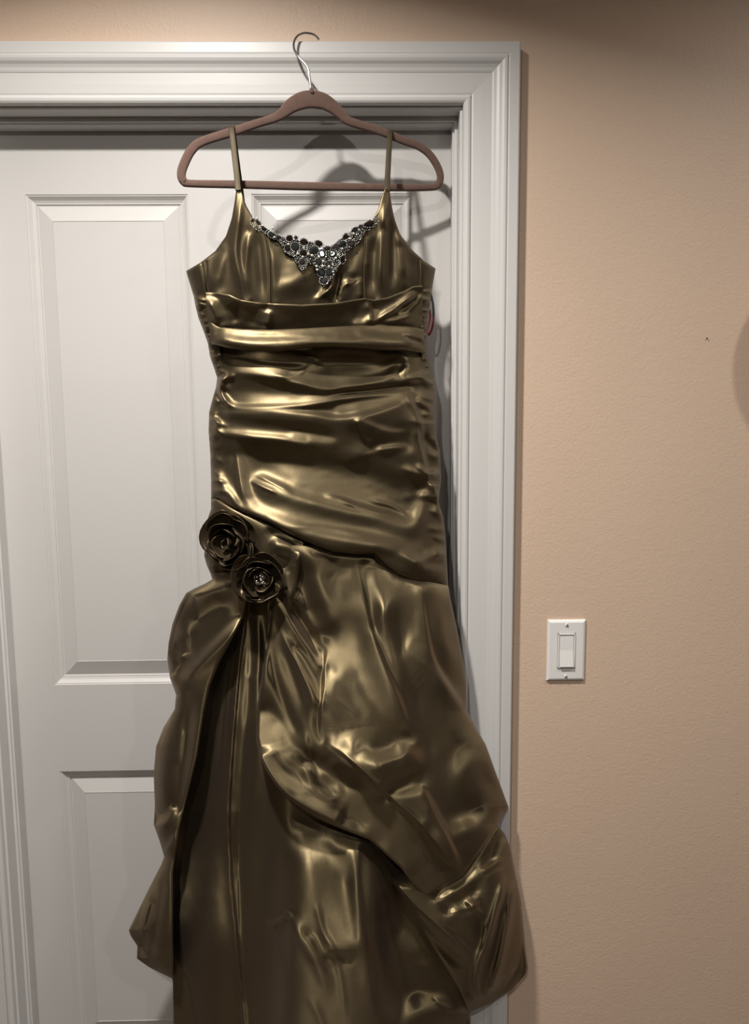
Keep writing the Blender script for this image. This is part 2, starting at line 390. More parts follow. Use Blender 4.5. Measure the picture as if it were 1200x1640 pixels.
def poly_dist(x, y, P):
    best = np.full(x.shape, 1e9); sg = np.zeros_like(x); tt = np.zeros_like(x)
    seg = np.hypot(*(P[1:]-P[:-1]).T); cum = np.concatenate([[0], np.cumsum(seg)]); tot = cum[-1]
    for i in range(len(P)-1):
        a, b = P[i], P[i+1]; dx, dy = b-a; l2 = dx*dx+dy*dy+1e-9
        t = np.clip(((x-a[0])*dx+(y-a[1])*dy)/l2, 0, 1)
        ex, ey = x-(a[0]+t*dx), y-(a[1]+t*dy); d = np.hypot(ex, ey)
        m = d < best
        best[m] = d[m]; sg[m] = np.sign(dx*ey-dy*ex)[m]; tt[m] = ((cum[i]+t*seg[i])/tot)[m]
    return best, sg, tt

def hr(pts, amp, up, dn, p=2.0, e0=.3, e1=.3): return ('h', sorted(pts) if pts[0][0] > pts[-1][0] else pts, amp, up, dn, p, e0, e1)
def vr(pts, amp, lf, rg, p=2.0, e0=.3, e1=.3): return ('v', pts, amp, rg, lf, p, e0, e1)     # listed top to bottom
def ro(pts, amp, R): return ('r', pts, amp, R)                                                  # edge rolls back
def ramp(y0, y1, h0, h1): return ('y', y0, y1, h0, h1)
def blob(cx, cy, amp, rx, ry): return ('b', cx, cy, amp, rx, ry)

def relief(x, y, strokes):
    h = np.zeros_like(x)
    for s in strokes:
        if s[0] == 'y': h += s[3]+(s[4]-s[3])*np.clip((y-s[1])/(s[2]-s[1]), 0, 1); continue
        if s[0] == 'b': h += s[3]*np.exp(-((x-s[1])/s[4])**2-((y-s[2])/s[5])**2); continue
        P = catmull(s[1], 5) if s[0] != 'r' else np.array(s[1], float)
        wmax = max(s[3], s[4])*3.2 if s[0] != 'r' else s[3]
        m = (x > P[:, 0].min()-wmax) & (x < P[:, 0].max()+wmax) & (y > P[:, 1].min()-wmax) & (y < P[:, 1].max()+wmax)
        if not m.any(): continue
        d, sg, t = poly_dist(x[m], y[m], P)
        if s[0] == 'r':
            q = np.clip(1-d/s[3], 0, 1); h[m] -= s[2]*(1-np.sqrt(np.clip(1-q*q, 0, 1))); continue
        w = np.where(sg < 0, s[3], s[4]).astype(float)
        st = lambda v: np.clip(v, 0, 1)**2*(3-2*np.clip(v, 0, 1))
        env = (st(t/s[6]) if s[6] > 0 else 1.0)*(st((1-t)/s[7]) if s[7] > 0 else 1.0)
        h[m] += s[2]*env*np.exp(-(d/w)**s[5])
    return h*.001

_rng = np.random.RandomState(7)
_LAT = _rng.rand(256, 256)
def vnoise(x, y):
    xi = np.floor(x).astype(int); yi = np.floor(y).astype(int); fx, fy = x-xi, y-yi
    fx = fx*fx*(3-2*fx); fy = fy*fy*(3-2*fy)
    g = lambda a, b: _LAT[a % 256, b % 256]
    return (g(xi, yi)*(1-fx)+g(xi+1, yi)*fx)*(1-fy)+(g(xi, yi+1)*(1-fx)+g(xi+1, yi+1)*fx)*fy-.5

GAIN = tab([(300,1.5),(700,1.6),(1000,1.8),(1640,1.9)])
def facets(x, y, b0, brushes, lam=.22, scale=70.0, blur=1.1, neutral=.36):
    """cloth facets: each brush says how far a patch of cloth leans up or down; the height that fits these slopes is solved for"""
    x0, y0 = int(x.min())-20, int(y.min())-20; nx, ny = int(x.max())-x0+21, int(y.max())-y0+21
    gx, gy = np.meshgrid(np.arange(nx)+x0, np.arange(ny)+y0); gx = gx.astype(float); gy = gy.astype(float)
    B = np.full(gx.shape, float(b0)); Q = np.zeros(gx.shape)
    for br in brushes:
        pts, wd, val = br[:3]; qx = br[3] if len(br) > 3 else 0.0
        P = catmull(pts, 3) if len(pts) > 2 else np.array(pts if len(pts) > 1 else [pts[0], (pts[0][0]+.5, pts[0][1])], float)
        r = wd*1.9
        i0, i1 = max(int(P[:, 1].min()-r)-y0, 0), min(int(P[:, 1].max()+r)-y0+1, ny)
        j0, j1 = max(int(P[:, 0].min()-r)-x0, 0), min(int(P[:, 0].max()+r)-x0+1, nx)
        if i1 <= i0 or j1 <= j0: continue
        d, sg, t = poly_dist(gx[i0:i1, j0:j1], gy[i0:i1, j0:j1], P)
        a = np.exp(-(d/wd)**2.6); B[i0:i1, j0:j1] = B[i0:i1, j0:j1]*(1-a)+val*a; Q[i0:i1, j0:j1] = Q[i0:i1, j0:j1]*(1-a)+qx*a
    p = (B-neutral)*GAIN(gy)
    rhs = np.zeros_like(p); f = .5*(p[1:]+p[:-1]); rhs[:-1] += f; rhs[1:] -= f
    g = lam*.5*(Q[:, 1:]+Q[:, :-1]); rhs[:, :-1] += g; rhs[:, 1:] -= g
    E = np.block([[rhs, rhs[:, ::-1]], [rhs[::-1], rhs[::-1, ::-1]]])
    ky = 2-2*np.cos(2*np.pi*np.fft.fftfreq(2*ny)); kx = 2-2*np.cos(2*np.pi*np.fft.fftfreq(2*nx))
    K = ky[:, None]+lam*kx[None, :]
    G = np.exp(-.5*blur**2*(ky[:, None]+kx[None, :]))
    H = np.real(np.fft.ifft2(np.fft.fft2(-E)*G/(K+1.0/scale**2)))[:ny, :nx]
    fx, fy = x-x0, y-y0; i = np.clip(fy.astype(int), 0, ny-2); j = np.clip(fx.astype(int), 0, nx-2); u, v = fx-j, fy-i
    return .00108*(H[i, j]*(1-u)*(1-v)+H[i, j+1]*u*(1-v)+H[i+1, j]*(1-u)*v+H[i+1, j+1]*u*v)

def sheet(name, L, R, top, bot, off, strokes, parent, m, step=2.5, noise=(1.2, 40, 25), base=None, lean=None, ks=1.0, push=None):
    ya = .5*(np.mean(np.array(top)[:, 1])+np.mean(np.array(bot)[:, 1]))
    def curve(pts):
        us, ys = [], []
        for (px, py) in pts:
            l, r = float(L(py)), float(R(py)); us.append((px-l)/max(r-l, 1e-3)); ys.append(py)
        o = np.argsort(us); return np.array(us)[o], np.array(ys, float)[o]
    tu, ty = curve(top); bu, by = curve(bot)
    yy = np.linspace(min(ty), max(by), 60)
    nx = int(max(R(yy)-L(yy))/step)+2; ny = int((max(by)-min(ty))/step)+2
    u = np.linspace(0, 1, nx); v = np.linspace(0, 1, ny)
    T = np.interp(u, tu, ty); B = np.interp(u, bu, by)
    U = np.tile(u, (ny, 1)); y = T[None, :]*(1-v[:, None])+B[None, :]*v[:, None]
    x = L(y)+(R(y)-L(y))*U
    x, y = x.ravel(), y.ravel()
    h = relief(x, y, strokes)*ks
    if lean: h += facets(x, y, *lean)
    if push is not None: h -= .001*push(x, y)
    if noise: h += .001*noise[0]*(vnoise(x/noise[1]+3.1*len(name), y/noise[2])+.5*vnoise(x/noise[1]*2.3+7, y/noise[2]*2.3+len(name)))
    Y = (base or Yb)(x, y)-off*.001-h
    P = un(x, y, Y)
    i, j = np.meshgrid(np.arange(ny-1), np.arange(nx-1), indexing='ij'); a = (i*nx+j).ravel()
    F = np.stack([a, a+1, a+nx+1, a+nx], 1)
    me = bpy.data.meshes.new(name)
    me.vertices.add(len(P)); me.vertices.foreach_set('co', P.astype(np.float32).ravel())
    me.loops.add(F.size); me.loops.foreach_set('vertex_index', F.astype(np.int32).ravel())
    me.polygons.add(len(F)); me.polygons.foreach_set('loop_start', np.arange(0, F.size, 4, dtype=np.int32))
    me.update(calc_edges=True)
    return link(name, me, m, parent, True)

def sstep(v): v = np.clip(v, 0, 1); return v*v*(3-2*v)

def front(px, py, strokes, off):           # world point on a sheet
    x, y = np.array([float(px)]), np.array([float(py)])
    return Vector(un(x, y, Yb(x, y)-off*.001-relief(x, y, strokes))[0])

gown = empty('evening_gown', u1(490, 1640, -.05))
tag(gown, 'olive gold taffeta evening gown with beaded neckline and fabric roses on the hanger', 'dress')
C = lambda v: (lambda y: np.full(np.shape(y), float(v)) if np.ndim(y) else float(v))

OL = tab([(870,440),(955,430),(1050,425),(1130,412),(1180,410),(1215,416),(1240,430),(1262,445),(1280,462),(1298,487),(1313,513),(1328,548),(1345,592),(1390,642),(1420,664),(1436,680)])
ORr = tab([(a, b) for a, b in RTB if a <= 1293] + [(1310,804),(1335,790),(1370,766),(1398,745),(1404,740),(1436,688)])
TL = tab([(1290,556),(1339,576),(1365,601),(1416,631),(1456,660),(1493,678),(1544,711),(1581,733),(1621,750)])
_HEMX = np.array([338,347,370,392,430,455,480,505,535,570,601,618,640,667,690,718.]); _HEMY = np.array([800,796,810,821,836,850,862,874,884,888,887,905,920,930,933,936.])
hemy = lambda x: np.interp(x, _HEMX, _HEMY)

# ---- bodice
NECK = [(386,300),(389,314),(395,330),(406,350),(424,365),(442,377),(462,383),(482,386),(502,389),(518,397),(530,396),(543,386),(560,373),(580,361),(598,349),(606,335),(611,318),(616,303)]
BTOP = [(298,434),(322,420),(345,402),(362,378),(371,350),(376,322),(379,300)] + NECK + [(624,303),(627,325),(632,350),(641,375),(660,400),(680,418),(698,430)]
BBOT = [(298,470),(330,474),(368,478),(386,486),(434,491),(485,493),(537,490),(584,484),(621,482),(647,472),(676,464),(698,464)]
SEAML = [(427,376),(431,410),(432,450),(432,492)]; SEAMR = [(584,366),(584,410),(583,450),(584,486)]
S_BOD = [vr([(386,306),(383,345),(378,400),(388,450),(395,482)], 7, 9, 5), vr([(400,362),(394,425),(402,480)], 5, 6, 6), vr([(410,360),(416,410),(422,484)], -5, 8, 7),
         vr(SEAML, -1.6, 1.6, 1.6, 2, 0, 0), vr(SEAMR, -1.6, 1.6, 1.6, 2, 0, 0), vr([(437,390),(438,440),(440,486)], 3, 4, 8),
         hr([(438,455),(470,447),(496,428)], 2.5, 16, 10), vr([(536,420),(532,455),(505,478)], 6, 9, 5), vr([(542,425),(540,455),(534,488)], -7, 5, 6),
         vr([(541,482),(548,460),(566,446)], 5, 4, 5), vr([(567,446),(577,452),(578,484)], 4, 7, 4), vr([(620,306),(613,370),(610,425),(608,480)], 8, 7, 7), vr([(599,375),(595,425),(592,478)], -5, 8, 8),
         vr([(629,350),(630,400),(628,470)], -5, 6, 6), vr([(634,362),(645,410),(653,456)], 6, 8, 8), vr([(365,385),(352,425),(345,468)], 5, 12, 10), vr([(330,420),(332,470)], -1.5, 2, 2, 2, 0, 0),
         vr([(323,421),(331,472)], -1.6, 1.6, 1.6, 2, 0, 0), vr([(673,416),(676,462)], -1.6, 1.6, 1.6, 2, 0, 0), ro(NECK, 2.5, 4), ro(BTOP[:7], 4, 5), ro(BTOP[-7:], 4, 5),
         vr([(470,400),(475,440),(480,480)], 3, 30, 30)]
BOD_OFF = 4
F_BOD = (.2, [([(385,310),(383,345),(379,400),(389,450),(395,480)],3.5,.85),([(372,360),(368,400),(372,450)],7,.18),([(404,370),(408,420),(412,478)],7,.08),([(397,372),(393,425),(400,476)],3,.7),([(352,410),(345,440),(350,465)],9,.62),([(312,435),(318,468)],9,.08),
  ([(438,385),(440,440),(442,480)],5,.55),([(446,455),(470,447),(492,432)],9,.5),([(470,410),(465,430)],12,.4),([(500,470),(480,478)],14,.2),([(533,430),(530,458),(508,474)],4,.9),([(541,428),(540,455),(533,484)],5,.02),([(545,478),(552,458),(568,448)],3,.8),([(560,462),(556,482)],6,.05),([(570,455),(574,480)],5,.55),([(574,400),(566,430)],7,.6),
  ([(613,370),(610,425),(608,478)],4,.88),([(618,310),(614,350)],4,.6),([(597,385),(594,430),(592,475)],6,.06),([(627,360),(629,410),(627,465)],5,.1),([(642,400),(650,450)],6,.62),([(664,430),(668,450)],7,.3),([(687,435),(684,458)],8,.1),([(588,380),(587,420)],3,.5)])
sheet('bodice', Lg, Rg, BTOP, BBOT, BOD_OFF, S_BOD, gown, M['satin'], 1.6, (.6, 22, 50), lean=F_BOD, ks=1.0)

# ---- gathered side panels
rg = random.Random(5)
def gathers(xa, xb, y0, y1, amp, sp, slope=0.0):
    out = []; y = y0
    while y < y1:
        a = amp*rg.uniform(.6, 1.3); dy = rg.uniform(-5, 5)+slope
        inner_first = abs(float(xa(y))-float(Lg(y))) > 15 and float(xa(y)) > 500 and float(xb(y)) > 640 and abs(float(xb(y))-float(Rg(y))) < 2
        xo, xi = (float(xb(y)), float(xa(y))) if inner_first else (float(xa(y)), float(xb(y)))
        xi = xo+(xi-xo)*rg.uniform(.45, 1.15); dy *= 1.6
        pts = [(xo, y), (.6*xo+.4*xi, y+dy*.2+rg.uniform(-2, 2)), (xi, y+dy)]
        k = (.04, .65)
        if xo > xi: pts = pts[::-1]; k = (.65, .04)
        out.append(hr(pts, a, sp*.36*rg.uniform(.8, 1.4), sp*.26*rg.uniform(.7, 1.3), 1.7, *k))
        y += sp*rg.uniform(.6, 1.45)
    return out
SLr = tab([(434,326),(474,336),(510,342),(560,352),(620,366)]); SRl = tab([(430,670),(462,672),(500,672),(560,674),(620,682)])
sheet('side_panel', Lg, SLr, [(298,468),(336,470)], [(342,618),(366,618)], 7, gathers(Lg, SLr, 478, 612, 6, 9) + [ro([(LT[k][1], LT[k][0]) for k in range(2, 11)], 3, 5)], gown, M['satin'], 1.8)
sheet('side_panel', SRl, Rg, [(672,462),(692,462)], [(682,618),(694,618)], 7, gathers(SRl, Rg, 470, 612, 6, 9) + [ro([(RTB[k][1], RTB[k][0]) for k in range(2, 8)], 3, 5)], gown, M['satin'], 1.8)

# ---- waist pleats
P1L, P1R = tab([(455,330),(470,330),(510,332),(530,338)]), tab([(455,677),(475,677),(530,677)])
P1T = [(330,468),(350,469),(368,472),(386,480),(410,484),(434,486),(485,488),(537,485),(560,481),(584,477),(599,480),(621,476),(647,466),(662,458),(677,457)]
P1B = [(338,528),(434,534),(537,532),(610,528),(677,530)]
F_P1 = (.1, [([(336,478),(350,495),(356,515)],9,.85),([(372,485),(380,515)],7,.05),([(430,495),(424,522)],5,.75),([(598,512),(632,492),(662,470)],4,.9),([(640,500),(660,485),(672,474)],4,.9),([(640,492),(660,476)],3,.05),([(600,500),(585,515),(570,515)],6,.8),([(590,484),(597,505)],3,.7),([(620,512),(670,505)],4,.5),([(470,500),(540,500)],12,.04)])
S_P1 = [ramp(480, 528, 12, 1), vr([(336,476),(345,500),(350,520)], 6, 8, 14), vr([(372,485),(380,520)], -5, 10, 8), vr([(430,494),(424,524)], 5, 12, 8), vr([(408,490),(405,525)], -3, 12, 10),
        hr([(598,512),(632,494),(660,474),(672,464)], 9, 9, 7), hr([(640,500),(662,484),(673,474)], -6, 5, 5), hr([(604,520),(640,512),(674,500)], 6, 8, 6), vr([(585,482),(592,500),(596,522)], 5, 10, 5), blob(580, 512, 6, 16, 10), ro(P1T, 3, 4)]
sheet('waist_pleat', P1L, P1R, P1T, P1B, 10, S_P1, gown, M['satin'], 1.6, (.7, 30, 20), lean=F_P1, ks=.8)
P2L, P2R = tab([(500,332),(520,334),(549,338),(575,342)]), tab([(500,678),(524,678),(562,682),(575,682)])
P2T = [(333,508),(343,519),(353,524),(390,527),(434,528),(485,526),(537,523),(573,521),(610,519),(650,522),(678,527)]
P2B = [(338,550),(362,557),(390,562),(445,563),(500,557),(537,556),(573,558),(610,561),(647,562),(682,566)]
F_P2 = (.5, [([(350,538),(420,545),(500,540),(570,542)],6,.85),([(380,530),(440,533)],4,.5),([(590,535),(640,540)],6,.62),([(655,545),(680,550)],6,.2),([(520,530),(580,530)],4,.55),([(345,552),(440,558),(540,552),(660,558)],4,.2)])
S_P2 = [ramp(518, 556, 4, 11), hr([(345,538),(400,546),(470,545),(540,542),(610,545),(670,548)], 4, 12, 9, 2, .05, .05), ro(P2B, 9, 8), ro(P2T, 2, 4), hr([(360,536),(430,533),(520,538),(600,532)], 1.6, 6, 4), hr([(640,538),(665,545),(680,550)], -4, 4, 4)]
sheet('waist_pleat', P2L, P2R, P2T, P2B, 14, S_P2, gown, M['satin'], 1.6, (1.0, 26, 12), lean=F_P2, ks=.9)

# ---- ruched hip drape
HEM = [(338,800),(347,796),(370,810),(392,821),(430,836),(455,850),(480,862),(505,874),(535,884),(570,888),(601,887),(618,905),(640,920),(667,930),(690,933),(718,936)]
DT = [(335,548),(450,545),(683,548)]
S_DR = [hr(HEM, 13, 55, 16, 2, 0, 0), hr([(340,574),(380,570),(421,577),(470,581),(503,579)], 9, 16, 5), hr([(350,592),(420,600),(465,609),(520,620),(557,617),(612,606),(640,590)], 10, 22, 8),
        blob(560, 578, -9, 60, 14), hr([(516,630),(593,626),(667,615)], -9, 6, 5), hr([(352,622),(362,640),(376,650),(410,651),(483,648),(538,639),(601,630),(662,625)], 11, 15, 7),
        hr([(345,652),(400,659),(447,661),(505,666),(542,672),(593,665),(640,647),(660,630)], 8, 7, 22), hr([(336,680),(392,695),(447,701),(500,710),(560,716)], 10, 14, 10, 2, .2, .6),
        hr([(385,714),(440,729),(520,742),(593,754),(667,777)], -10, 24, 18), vr([(660,624),(667,688),(685,765),(690,797)], 8, 16, 4), hr([(570,672),(620,692),(662,694)], 7, 6, 20),
        hr([(540,742),(600,723),(658,718)], 7, 18, 8), hr([(395,757),(470,792),(560,817),(655,834)], 10, 42, 12), hr([(405,758),(440,775),(472,792)], 3, 6, 3), hr([(505,798),(560,808),(600,820),(658,833)], 3.5, 6, 4),
        hr([(398,806),(440,829),(500,851),(560,864),(640,880),(672,892)], 9, 20, 12), vr([(376,695),(384,755),(391,810)], 7, 6, 12), hr([(338,742),(358,775),(389,815)], 7, 10, 8), ro(HEM, 5, 7),
        hr([(640,748),(680,762),(706,752)], 6, 7, 6), hr([(655,905),(690,893),(716,886)], 7, 9, 6), hr([(640,880),(668,905),(690,915),(716,912)], 6, 10, 8), hr([(672,690),(690,712),(704,735)], -7, 6, 6), hr([(660,640),(682,650),(696,662)], 7, 8, 5),
        hr([(345,610),(360,606),(380,600)], 6, 5, 5), hr([(336,665),(346,674),(352,690)], 6, 5, 5), hr([(345,627),(356,645),(366,650)], -6, 4, 4), hr([(598,580),(625,570),(675,566)], 5, 10, 8), vr([(655,566),(650,590),(640,606)], 6, 7, 8),
        hr([(640,612),(670,604),(692,606)], 6, 6, 6), vr([(368,590),(358,606),(353,625),(362,645),(378,653)], 8, 4, 5), vr([(570,670),(580,695),(600,720)], 6, 4, 11, 2, .1, .3), hr([(596,722),(630,717),(657,716)], 5, 5, 5), vr([(661,625),(656,640),(668,664),(678,702)], 7, 5, 5),
        hr([(398,769),(425,782),(448,792)], 3.5, 4, 3), hr([(515,793),(545,800),(575,814)], 3.5, 5, 3), hr([(585,800),(630,812),(657,831)], 3, 5, 3), hr([(664,742),(688,760),(705,750)], 7, 5, 4), hr([(686,768),(700,790),(712,815)], 7, 5, 5), hr([(430,600),(470,603),(503,582)], 4, 4, 4), hr([(455,842),(520,846),(590,858)], 3, 6, 4), hr([(686,770),(698,800),(708,830)], 6, 6, 6), hr([(640,800),(672,790),(690,800)], 4, 12, 8)]
F_DR = (.34, [([(350,575),(421,574),(501,578)],8,.85),([(520,572),(580,575),(645,575)],11,.02),([(380,592),(450,596),(520,602)],10,.6),([(465,606),(520,618),(557,614),(612,604),(632,590)],7,.98),([(650,568),(660,580),(640,600)],9,.8),
  ([(380,612),(420,620),(480,628)],11,.2),([(470,624),(520,630),(593,626),(675,611)],4,.0),([(362,633),(376,648),(410,650),(483,648),(538,639),(601,630),(655,625)],4.5,.95),([(545,650),(600,641),(650,633)],9,.75),([(360,658),(447,658),(505,662),(542,668),(593,660),(640,645)],5,.85),
  ([(375,673),(430,680),(500,686),(545,702)],10,.08),([(345,688),(392,696),(447,700),(490,706)],6,.95),([(470,698),(505,703),(535,705)],7,.62),([(575,682),(605,705),(645,688)],13,.05),([(545,690),(560,720),(575,738)],12,.35),([(590,730),(620,723),(655,720)],8,.65),
  ([(392,715),(450,731),(520,744),(593,757),(668,778)],14,.04),([(382,735),(390,770),(402,800)],9,.85),([(420,767),(470,790),(540,808),(600,820),(655,832)],15,.92),([(480,770),(540,785),(600,797),(660,806)],13,.5),([(405,808),(450,834),(520,856),(600,864),(660,878)],13,.8),([(674,790),(668,822)],8,.9),
  ([(430,842),(490,868),(540,883),(600,886)],6,.05),([(682,690),(702,742)],13,.1),([(700,800),(709,850)],12,.12),([(650,918),(690,918)],11,.15),([(640,882),(677,895)],7,.75),([(343,760),(365,787),(387,810)],7,.85),([(345,700),(362,722)],9,.15),([(340,665),(344,672)],6,.8),([(690,640),(695,662)],8,.15),([(664,652),(668,690)],6,.55),([(690,575),(688,600)],6,.2),([(350,600),(358,610)],6,.7),([(352,640),(360,652)],5,.1)])
inR = lambda y: Rg(y)-40; inL = lambda y: Lg(y)+30
S_DR += gathers(inR, Rg, 600, 900, 6, 20, -5) + gathers(Lg, inL, 575, 790, 6, 18, 4)
sheet('hip_drape', Lg, Rg, DT, HEM, 6, S_DR, gown, M['satin'], 1.8, (.9, 40, 18), lean=F_DR, ks=.9)

# ---- gathered hip piece behind the roses
HGR = tab([(790,520),(845,500),(870,488),(890,484),(910,480),(940,476),(985,464)])
HGE = [(500,860),(489,870),(485,890),(480,910),(476,940),(466,980)]
F_HG = (.25, [([(440,868),(462,872)],7,.75),([(470,878),(479,889),(468,902)],5,.9),([(438,886),(455,894)],6,.05),([(335,906),(356,906)],6,.8),([(430,848),(490,870)],6,.0),([(455,918),(464,950)],5,.75),([(446,905),(450,945)],5,.05),([(490,900),(500,950)],14,.08),([(340,860),(345,880)],8,.3),([(360,922),(390,912)],5,.1)])
S_HG = [ro(HGE, 10, 8), hr([(330,785),(392,812),(455,845),(535,880)], -14, 40, 12, 2, 0, 0), hr([(430,868),(460,872),(478,880)], 9, 12, 9), vr([(478,872),(478,890),(468,902)], 7, 10, 5), hr([(420,850),(450,855),(500,880)], -6, 6, 8), hr([(440,895),(455,905),(470,898)], -7, 7, 7), vr([(455,905),(462,930),(470,962)], 7, 8, 6),
        vr([(445,900),(448,935),(452,955)], -6, 6, 6), hr([(327,862),(338,880),(350,900)], 5, 8, 8), hr([(332,908),(350,902),(372,915)], 7, 8, 7), hr([(345,925),(370,920),(395,908)], 6, 7, 8), hr([(326,885),(340,890),(360,888)], -5, 6, 6)]
sheet('hip_gather', Lg, HGR, [(338,797),(370,806),(392,815),(430,829),(455,842),(480,855),(500,862)], [(340,932),(400,950),(440,975),(466,980)], 24, S_HG + gathers(Lg, lambda y: Lg(y)+30, 840, 925, 3, 16), gown, M['satin'], 1.8, (.8, 30, 30), lean=F_HG+(.3, 50), ks=.6, push=lambda x, y: 26*sstep((hemy(x)+6-y)/18))

# ---- underskirt
UL = tab([(880,352),(930,352),(990,345),(1060,320),(1140,300),(1210,290),(1270,280),(1330,275),(1400,272),(1560,277),(1720,277)])
UR = tab([(880,700),(1100,690),(1300,700),(1500,725),(1629,752),(1720,757)])
SE1 = [(396,960),(391,1010),(384,1060),(376,1150),(370,1230),(366,1300),(368,1360),(371,1420),(378,1490),(385,1560),(394,1640),(402,1720)]
S_US = [ramp(880, 1300, -32, 0), vr(SE1, 10, 9, 1.6, 1.4, 0, 0), vr([(404,960),(402,1060),(392,1200),(384,1330),(386,1460),(400,1600)], -6, 6, 14), vr([(412,960),(414,1050),(408,1150)], 5, 8, 5), vr([(425,970),(430,1080),(425,1180)], -5, 6, 8),
        vr([(365,1020),(345,1150),(330,1300),(318,1500),(318,1720)], -14, 26, 22), vr([(380,1000),(362,1120),(352,1260)], 4, 6, 6), vr([(440,1230),(432,1350),(425,1500),(425,1720)], -26, 40, 46), vr([(528,1290),(532,1380),(530,1500),(526,1720)], 24, 72, 68, 4, .25, 0),
        vr([(578,1338),(571,1390),(577,1470),(590,1560),(600,1640)], 10, 12, 6), vr([(615,1420),(625,1520),(640,1640)], -16, 22, 30), hr([(425,1480),(445,1466),(460,1462),(470,1470)], 8, 5, 14), vr([(460,1462),(480,1500),(508,1545),(530,1600)], 8, 8, 12), vr([(520,1480),(545,1560),(555,1640)], 3, 6, 4),
        vr([(505,1440),(520,1500),(540,1530)], 4, 6, 5), hr([(505,1545),(540,1530),(570,1545)], -6, 8, 8), hr([(640,1600),(680,1582),(730,1610)], 5, 26, 34), hr([(600,1470),(640,1500),(680,1545)], 6, 20, 12), vr([(490,1590),(515,1640),(525,1720)], 4, 6, 8), hr([(690,1595),(710,1610),(735,1622)], 4, 4, 4)]
F_US = (.14, [([(335,1120),(312,1350),(302,1500),(302,1700)],26,.12,.7),([(398,1180),(392,1320),(396,1480),(412,1700)],16,.1,1.0),([(438,1260),(432,1400),(436,1560),(440,1700)],26,.1,1.1),([(622,1400),(640,1550),(650,1700)],20,.1,-.9),([(395,1000),(402,1080)],6,.5),([(430,1000),(435,1100),(440,1180)],9,.2,.5),([(490,1325),(535,1335),(562,1352)],18,.6,.25),([(505,1370),(530,1440),(532,1500)],30,.7,.25),([(545,1420),(566,1500)],14,.7,.2),([(530,1560),(545,1620),(545,1700)],34,.65,.3),([(500,1500),(516,1532)],8,.75),([(525,1540),(560,1532)],9,.22),
  ([(645,1625),(672,1604),(712,1606)],19,.62,.25),([(640,1500),(672,1540)],9,.4),([(440,1478),(455,1463),(466,1464)],4,.8),([(455,1490),(462,1530)],12,.02,.9),([(420,1300),(410,1500),(420,1700)],22,.05,1.1),([(612,1400),(622,1560),(628,1700)],18,.08,-1.0)])
sheet('underskirt', UL, UR, [(352,880),(700,880)], [(277,1715),(756,1715)], -2, S_US, gown, M['satin3'], 2.2, (1.2, 34, 50), lean=F_US+(.6, 130), ks=.8, push=lambda x, y: 60*sstep((x-np.where(y < 1339, OL(y), TL(y))-8)/30))

# ---- side swag that puffs out below the roses
SWR = tab([(915,400),(955,398),(990,390),(1030,368),(1060,352),(1100,336),(1140,327),(1210,316),(1270,301),(1330,287),(1400,277),(1480,277),(1600,278)])
SWE = [(398,955),(390,990),(368,1030),(352,1060),(336,1100),(327,1140),(316,1210),(301,1270),(287,1330),(277,1400),(277,1480),(277,1567)]
S_SW = [hr([(292,958),(340,945),(396,922)], 9, 10, 22), hr([(276,1098),(312,1062),(350,1028),(394,985)], 14, 22, 16), hr([(288,1010),(320,990),(375,950)], -8, 22, 18), vr([(276,1020),(280,1045),(298,1060)], 7, 8, 6), vr([(296,1015),(300,1040),(308,1058)], -5, 7, 6),
        vr([(318,1090),(300,1170),(292,1250),(285,1330)], -14, 12, 16), vr([(275,1140),(262,1200),(258,1260),(262,1310)], 8, 16, 16), vr([(292,1160),(288,1205),(284,1230)], 5, 10, 5), hr([(246,1322),(262,1318),(285,1290)], 7, 8, 7), hr([(262,1372),(276,1350),(285,1330)], 6, 6, 12),
        vr([(250,1410),(232,1470),(222,1515)], 5, 8, 5), vr([(264,1390),(252,1470),(242,1545)], -4, 6, 8), ro(SWE, 12, 7), ro([(268,1055),(272,1085),(282,1112)], 8, 10)]
F_SW = (.14, [([(272,1150),(258,1240),(256,1300)],18,.06,.8),([(248,1430),(228,1500),(235,1530)],20,.1,.9),([(285,1005),(330,985),(380,950)],16,.05,.8),([(274,1038),(281,1066)],7,.9,-.6),([(288,1098),(302,1074),(340,1036),(382,995)],9,1.0,-.5),([(276,1078),(292,1102)],9,.9,-.6),([(305,1130),(292,1200),(285,1270)],17,.05,.9),([(255,1420),(240,1500)],16,.1,.6),([(255,1323),(282,1300)],7,.8,-.4),([(225,1485),(236,1450)],8,.3),([(310,950),(350,941),(395,921)],4,.6),([(298,1040),(312,1052)],5,.05)])
sheet('side_swag', Lg, SWR, [(337,918),(400,915)], [(275,1567),(278,1567)], 16, S_SW, gown, M['satin2'], 2.0, (1.2, 34, 40), lean=F_SW+(.45, 90), ks=.8)

